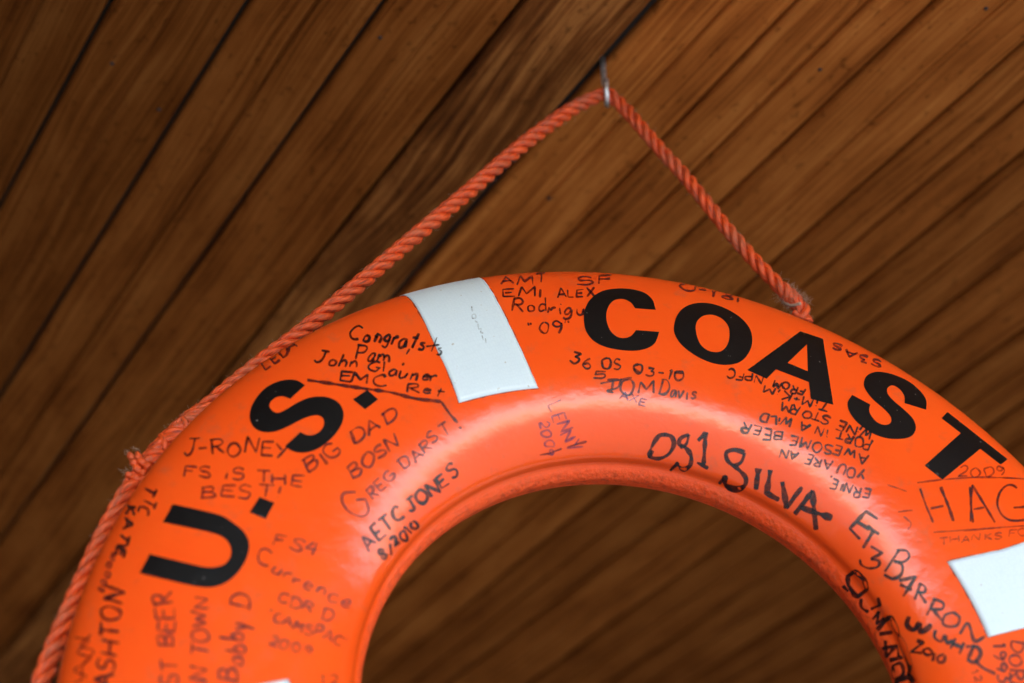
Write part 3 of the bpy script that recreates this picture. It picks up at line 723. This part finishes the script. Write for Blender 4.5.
rope = bpy.data.objects.new('rope', None); col.objects.link(rope); rope.location = hk
tag(rope, 'orange three-strand laid rope with frayed splices, looped through the screw eye and down the ring', 'rope')
def rp_part(name, V, Fc, mat, U=None):
    return mesh(name, [Vector(v)-hk for v in V], Fc, mat, rope, True, U)
# splices make the rope thicker
def near(px, py, s):
    p = np.array(in_ring(px, py, s)); return ru[np.argmin(np.linalg.norm(rp-p, axis=1))]
s1, s2 = near(175, 437, -.022), near(788, 303, -.018)
s0 = near(603, 95, 0)
fat = 1 + .12*np.clip((s0-ru)/.05, 0, 1) + .26*np.exp(-((ru-s1)/.030)**4) + .10*np.exp(-((ru-s2)/.016)**4)
def helix(phase, offr, sr, pitch=PITCH_R, i0=0, i1=None, wob=0.0, seg=14):
    sl = slice(i0, i1); a = 2*np.pi*ru[sl]/pitch+phase
    rr = RR*fat[sl]
    w = wob*np.sin(ru[sl]*310+phase*3)
    c = rp[sl]+(fr[sl]*np.cos(a+w)[:, None]+bn[sl]*np.sin(a+w)[:, None])*(offr*rr)[:, None]
    return tube(c, list(sr*rr*(1+.03*np.sin(ru[sl]*140+phase))), seg)
for k in range(3):
    V, Fc, U = helix(2*math.pi*k/3, .56, .475)
    # shear the fibre direction so that the yarns lie along the rope
    U = [(u*1.0, v + u*22) for u, v in U]
    rp_part('strand', V, Fc, M['rope'], U)
# tucked strands over the two splices
def tuck(sa, sb, phase, sign=1, r=.62, sr=.36, mat='rope'):
    i0, i1 = np.searchsorted(ru, sa), np.searchsorted(ru, sb)
    V, Fc, U = helix(phase, r+.16, sr, sign*PITCH_R*1.0, i0, i1, .35)
    rp_part('splice_tuck', V, Fc, M[mat], [(u, v+u*18) for u, v in U])
for k in range(3):
    tuck(s1-.030, s1+.032, 2*math.pi*k/3+.9, 1, .55, .40)
tuck(s1-.012, s1+.020, .3, -1, .72, .30); tuck(s1-.02, s1+.004, 2.6, -1, .72, .30)
for k in range(2): tuck(s2-.014, s2+.014, 2*math.pi*k/3+.9, 1, .55, .38)
tuck(s2-.010, s2+.010, .4, -1, .80, .22, 'twine')
# frayed strand tails sticking out beside the ring
def tail(pxs, s, r0, mat='rope'):
    P_, _ = spline([in_ring(*p, s) for p in pxs], .0006)
    n = len(P_); rad = [r0*(1+.15*math.sin(i*.6))*(1 - .35*(i/n)**3) for i in range(n)]
    V, Fc, U = tube(P_, rad, 10); rp_part('strand_tail', V, Fc, M[mat], [(u, v+u*60) for u, v in U])
tail([(146,474),(139,471),(134,463),(129,453)], -.012, .0030)
tail([(150,468),(144,464),(139,458),(137,452)], -.010, .0028)
tail([(146,480),(139,479),(133,477),(126,474)], -.014, .0030)
tail([(793,312),(799,316),(805,318),(813,322)], -.006, .0022, 'rope')
# loose fibres
FV, FF_ = [], []
def fibre(p, d, L, r):
    pts = [p]; d = d.normalized(); cur = Vector([random.gauss(0, 1) for _ in range(3)])*.35
    for k in range(6):
        d = (d+cur*.4+Vector([random.gauss(0, .2) for _ in range(3)])).normalized(); pts.append(pts[-1]+d*L/6)
    V, Fc, _ = tube(pts, [r, r, r, r, r, r*.8, r*.4], 4, False); k = len(FV); FV.extend(V); FF_.extend([tuple(i+k for i in f) for f in Fc])
for _ in range(700):
    i = random.randrange(5, len(rp)-5)
    a = random.random()*6.283; o = fr[i]*math.cos(a)+bn[i]*math.sin(a)
    t = Vector(tg[i])*random.choice((-1, 1))
    fibre(Vector(rp[i]+o*RR*.95*fat[i]), Vector(o)*.5+t, random.uniform(.002, .006), .00010)
for s_, cnt, sd, L in ((s1, 120, .018, .005), (s1-.035, 50, .006, .006), (s2, 230, .008, .009)):
    for _ in range(cnt):
        i = min(len(rp)-5, np.searchsorted(ru, s_+random.gauss(0, sd))); a = random.random()*6.283; o = fr[i]*math.cos(a)+bn[i]*math.sin(a)
        fibre(Vector(rp[i]+o*RR*fat[i]), Vector(o)+Vector(tg[i])*random.uniform(-1, 1), random.uniform(.3, 1)*L, .00010)
for px, py, s_ in ((129,453,-.012), (137,452,-.010), (126,474,-.014), (118,511,-.015)):
    p = in_ring(px, py, s_)
    for _ in range(14): fibre(p+Vector([random.gauss(0, .0014) for _ in range(3)]), (p-RC)*3+Vector([random.gauss(0, 1) for _ in range(3)]), random.uniform(.002, .006), .00011)
fo = rp_part('loose_fibres', FV, FF_, M['twine']); fo['kind'] = 'stuff'

# ------------------------------------------------------------------ unseen clapboard walls, added to block daylight from ahead and left
s = NT('dark_clapboard')
tc = s.N('ShaderNodeTexCoord').outputs['Object']
mp = s.N('ShaderNodeMapping'); mp.inputs['Scale'].default_value = (1.5, 1.5, 60); s.L(tc, mp.inputs[0])
nz = s.N('ShaderNodeTexNoise', i_Scale=1.0, i_Detail=5.0); s.L(mp.outputs[0], nz.inputs['Vector'])
r = s.ramp(nz.outputs['Fac'], [(.3, (.035, .020, .010)), (.7, (.085, .045, .022))]); s.L(r.outputs[0], s.b.inputs['Base Color'])
s.set(Roughness=.7)
def light_block_wall(a, b, nrm):
    V, Fc = [], []; z = 0.0
    while z < CZ-.02:
        z1 = min(z+.11, CZ-.006); k = len(V)
        for p, q, zz in ((a, .022, z), (b, .022, z), (b, .004, z1), (a, .004, z1), (a, -.05, z), (b, -.05, z), (b, -.05, z1), (a, -.05, z1)):
            V.append(Vector(p)+Vector(nrm)*q+Vector((0, 0, zz)))
        Fc += [(k, k+1, k+2, k+3), (k+4, k+7, k+6, k+5), (k, k+4, k+5, k+1)]; z += .11
    o = mesh('light_block_wall', V, Fc, s.m, None, False); tag(o, 'unseen dark brown clapboards added to block daylight', kind='structure')
light_block_wall((-2.6, 3.6, 0), (7.5, 3.6, 0), (0, -1, 0))
light_block_wall((-2.6, -5.0, 0), (-2.6, 3.6, 0), (1, 0, 0))

# ------------------------------------------------------------------ ground and daylight
s = NT('pale_ground')
tc = s.N('ShaderNodeTexCoord').outputs['Object']
nz = s.N('ShaderNodeTexNoise', i_Scale=3.0, i_Detail=8.0); s.L(tc, nz.inputs['Vector'])
r = s.ramp(nz.outputs['Fac'], [(.3, (.10, .11, .115)), (.7, (.15, .165, .17))]); s.L(r.outputs[0], s.b.inputs['Base Color'])
s.set(Roughness=.9)
g = mesh('ground', [(-150, -150, 0), (150, -150, 0), (150, 150, 0), (-150, 150, 0)], [(0, 1, 2, 3)], s.m, None, False)
tag(g, 'pale concrete ground', kind='structure')

w = bpy.data.worlds.new('World'); sc.world = w; w.use_nodes = True
nt = w.node_tree; bg = nt.nodes['Background']
sky = nt.nodes.new('ShaderNodeTexSky'); sky.sky_type = 'NISHITA'; sky.sun_disc = False
SE, SR = math.radians(44), math.radians(160)
sky.sun_elevation = SE; sky.sun_rotation = SR; sky.dust_density = 1.2
nt.links.new(sky.outputs[0], bg.inputs[0]); bg.inputs[1].default_value = .15
sun = bpy.data.lights.new('sun', 'SUN'); sun.energy = 2.6; sun.angle = math.radians(.5); sun.color = (1, .95, .87)
so = bpy.data.objects.new('sun', sun); col.objects.link(so)
sd = Vector((math.sin(SR)*math.cos(SE), math.cos(SR)*math.cos(SE), math.sin(SE)))
so.rotation_euler = sd.to_track_quat('Z', 'Y').to_euler()

sc.view_settings.view_transform = 'Standard'; sc.view_settings.look = 'None'
sc.view_settings.gamma = 1; sc.view_settings.exposure = 2.6
sc.cycles.use_denoising = True
try: sc.cycles.denoiser = 'OPENIMAGEDENOISE'
except Exception: pass
sc.cycles.max_bounces = 10; sc.cycles.diffuse_bounces = 6
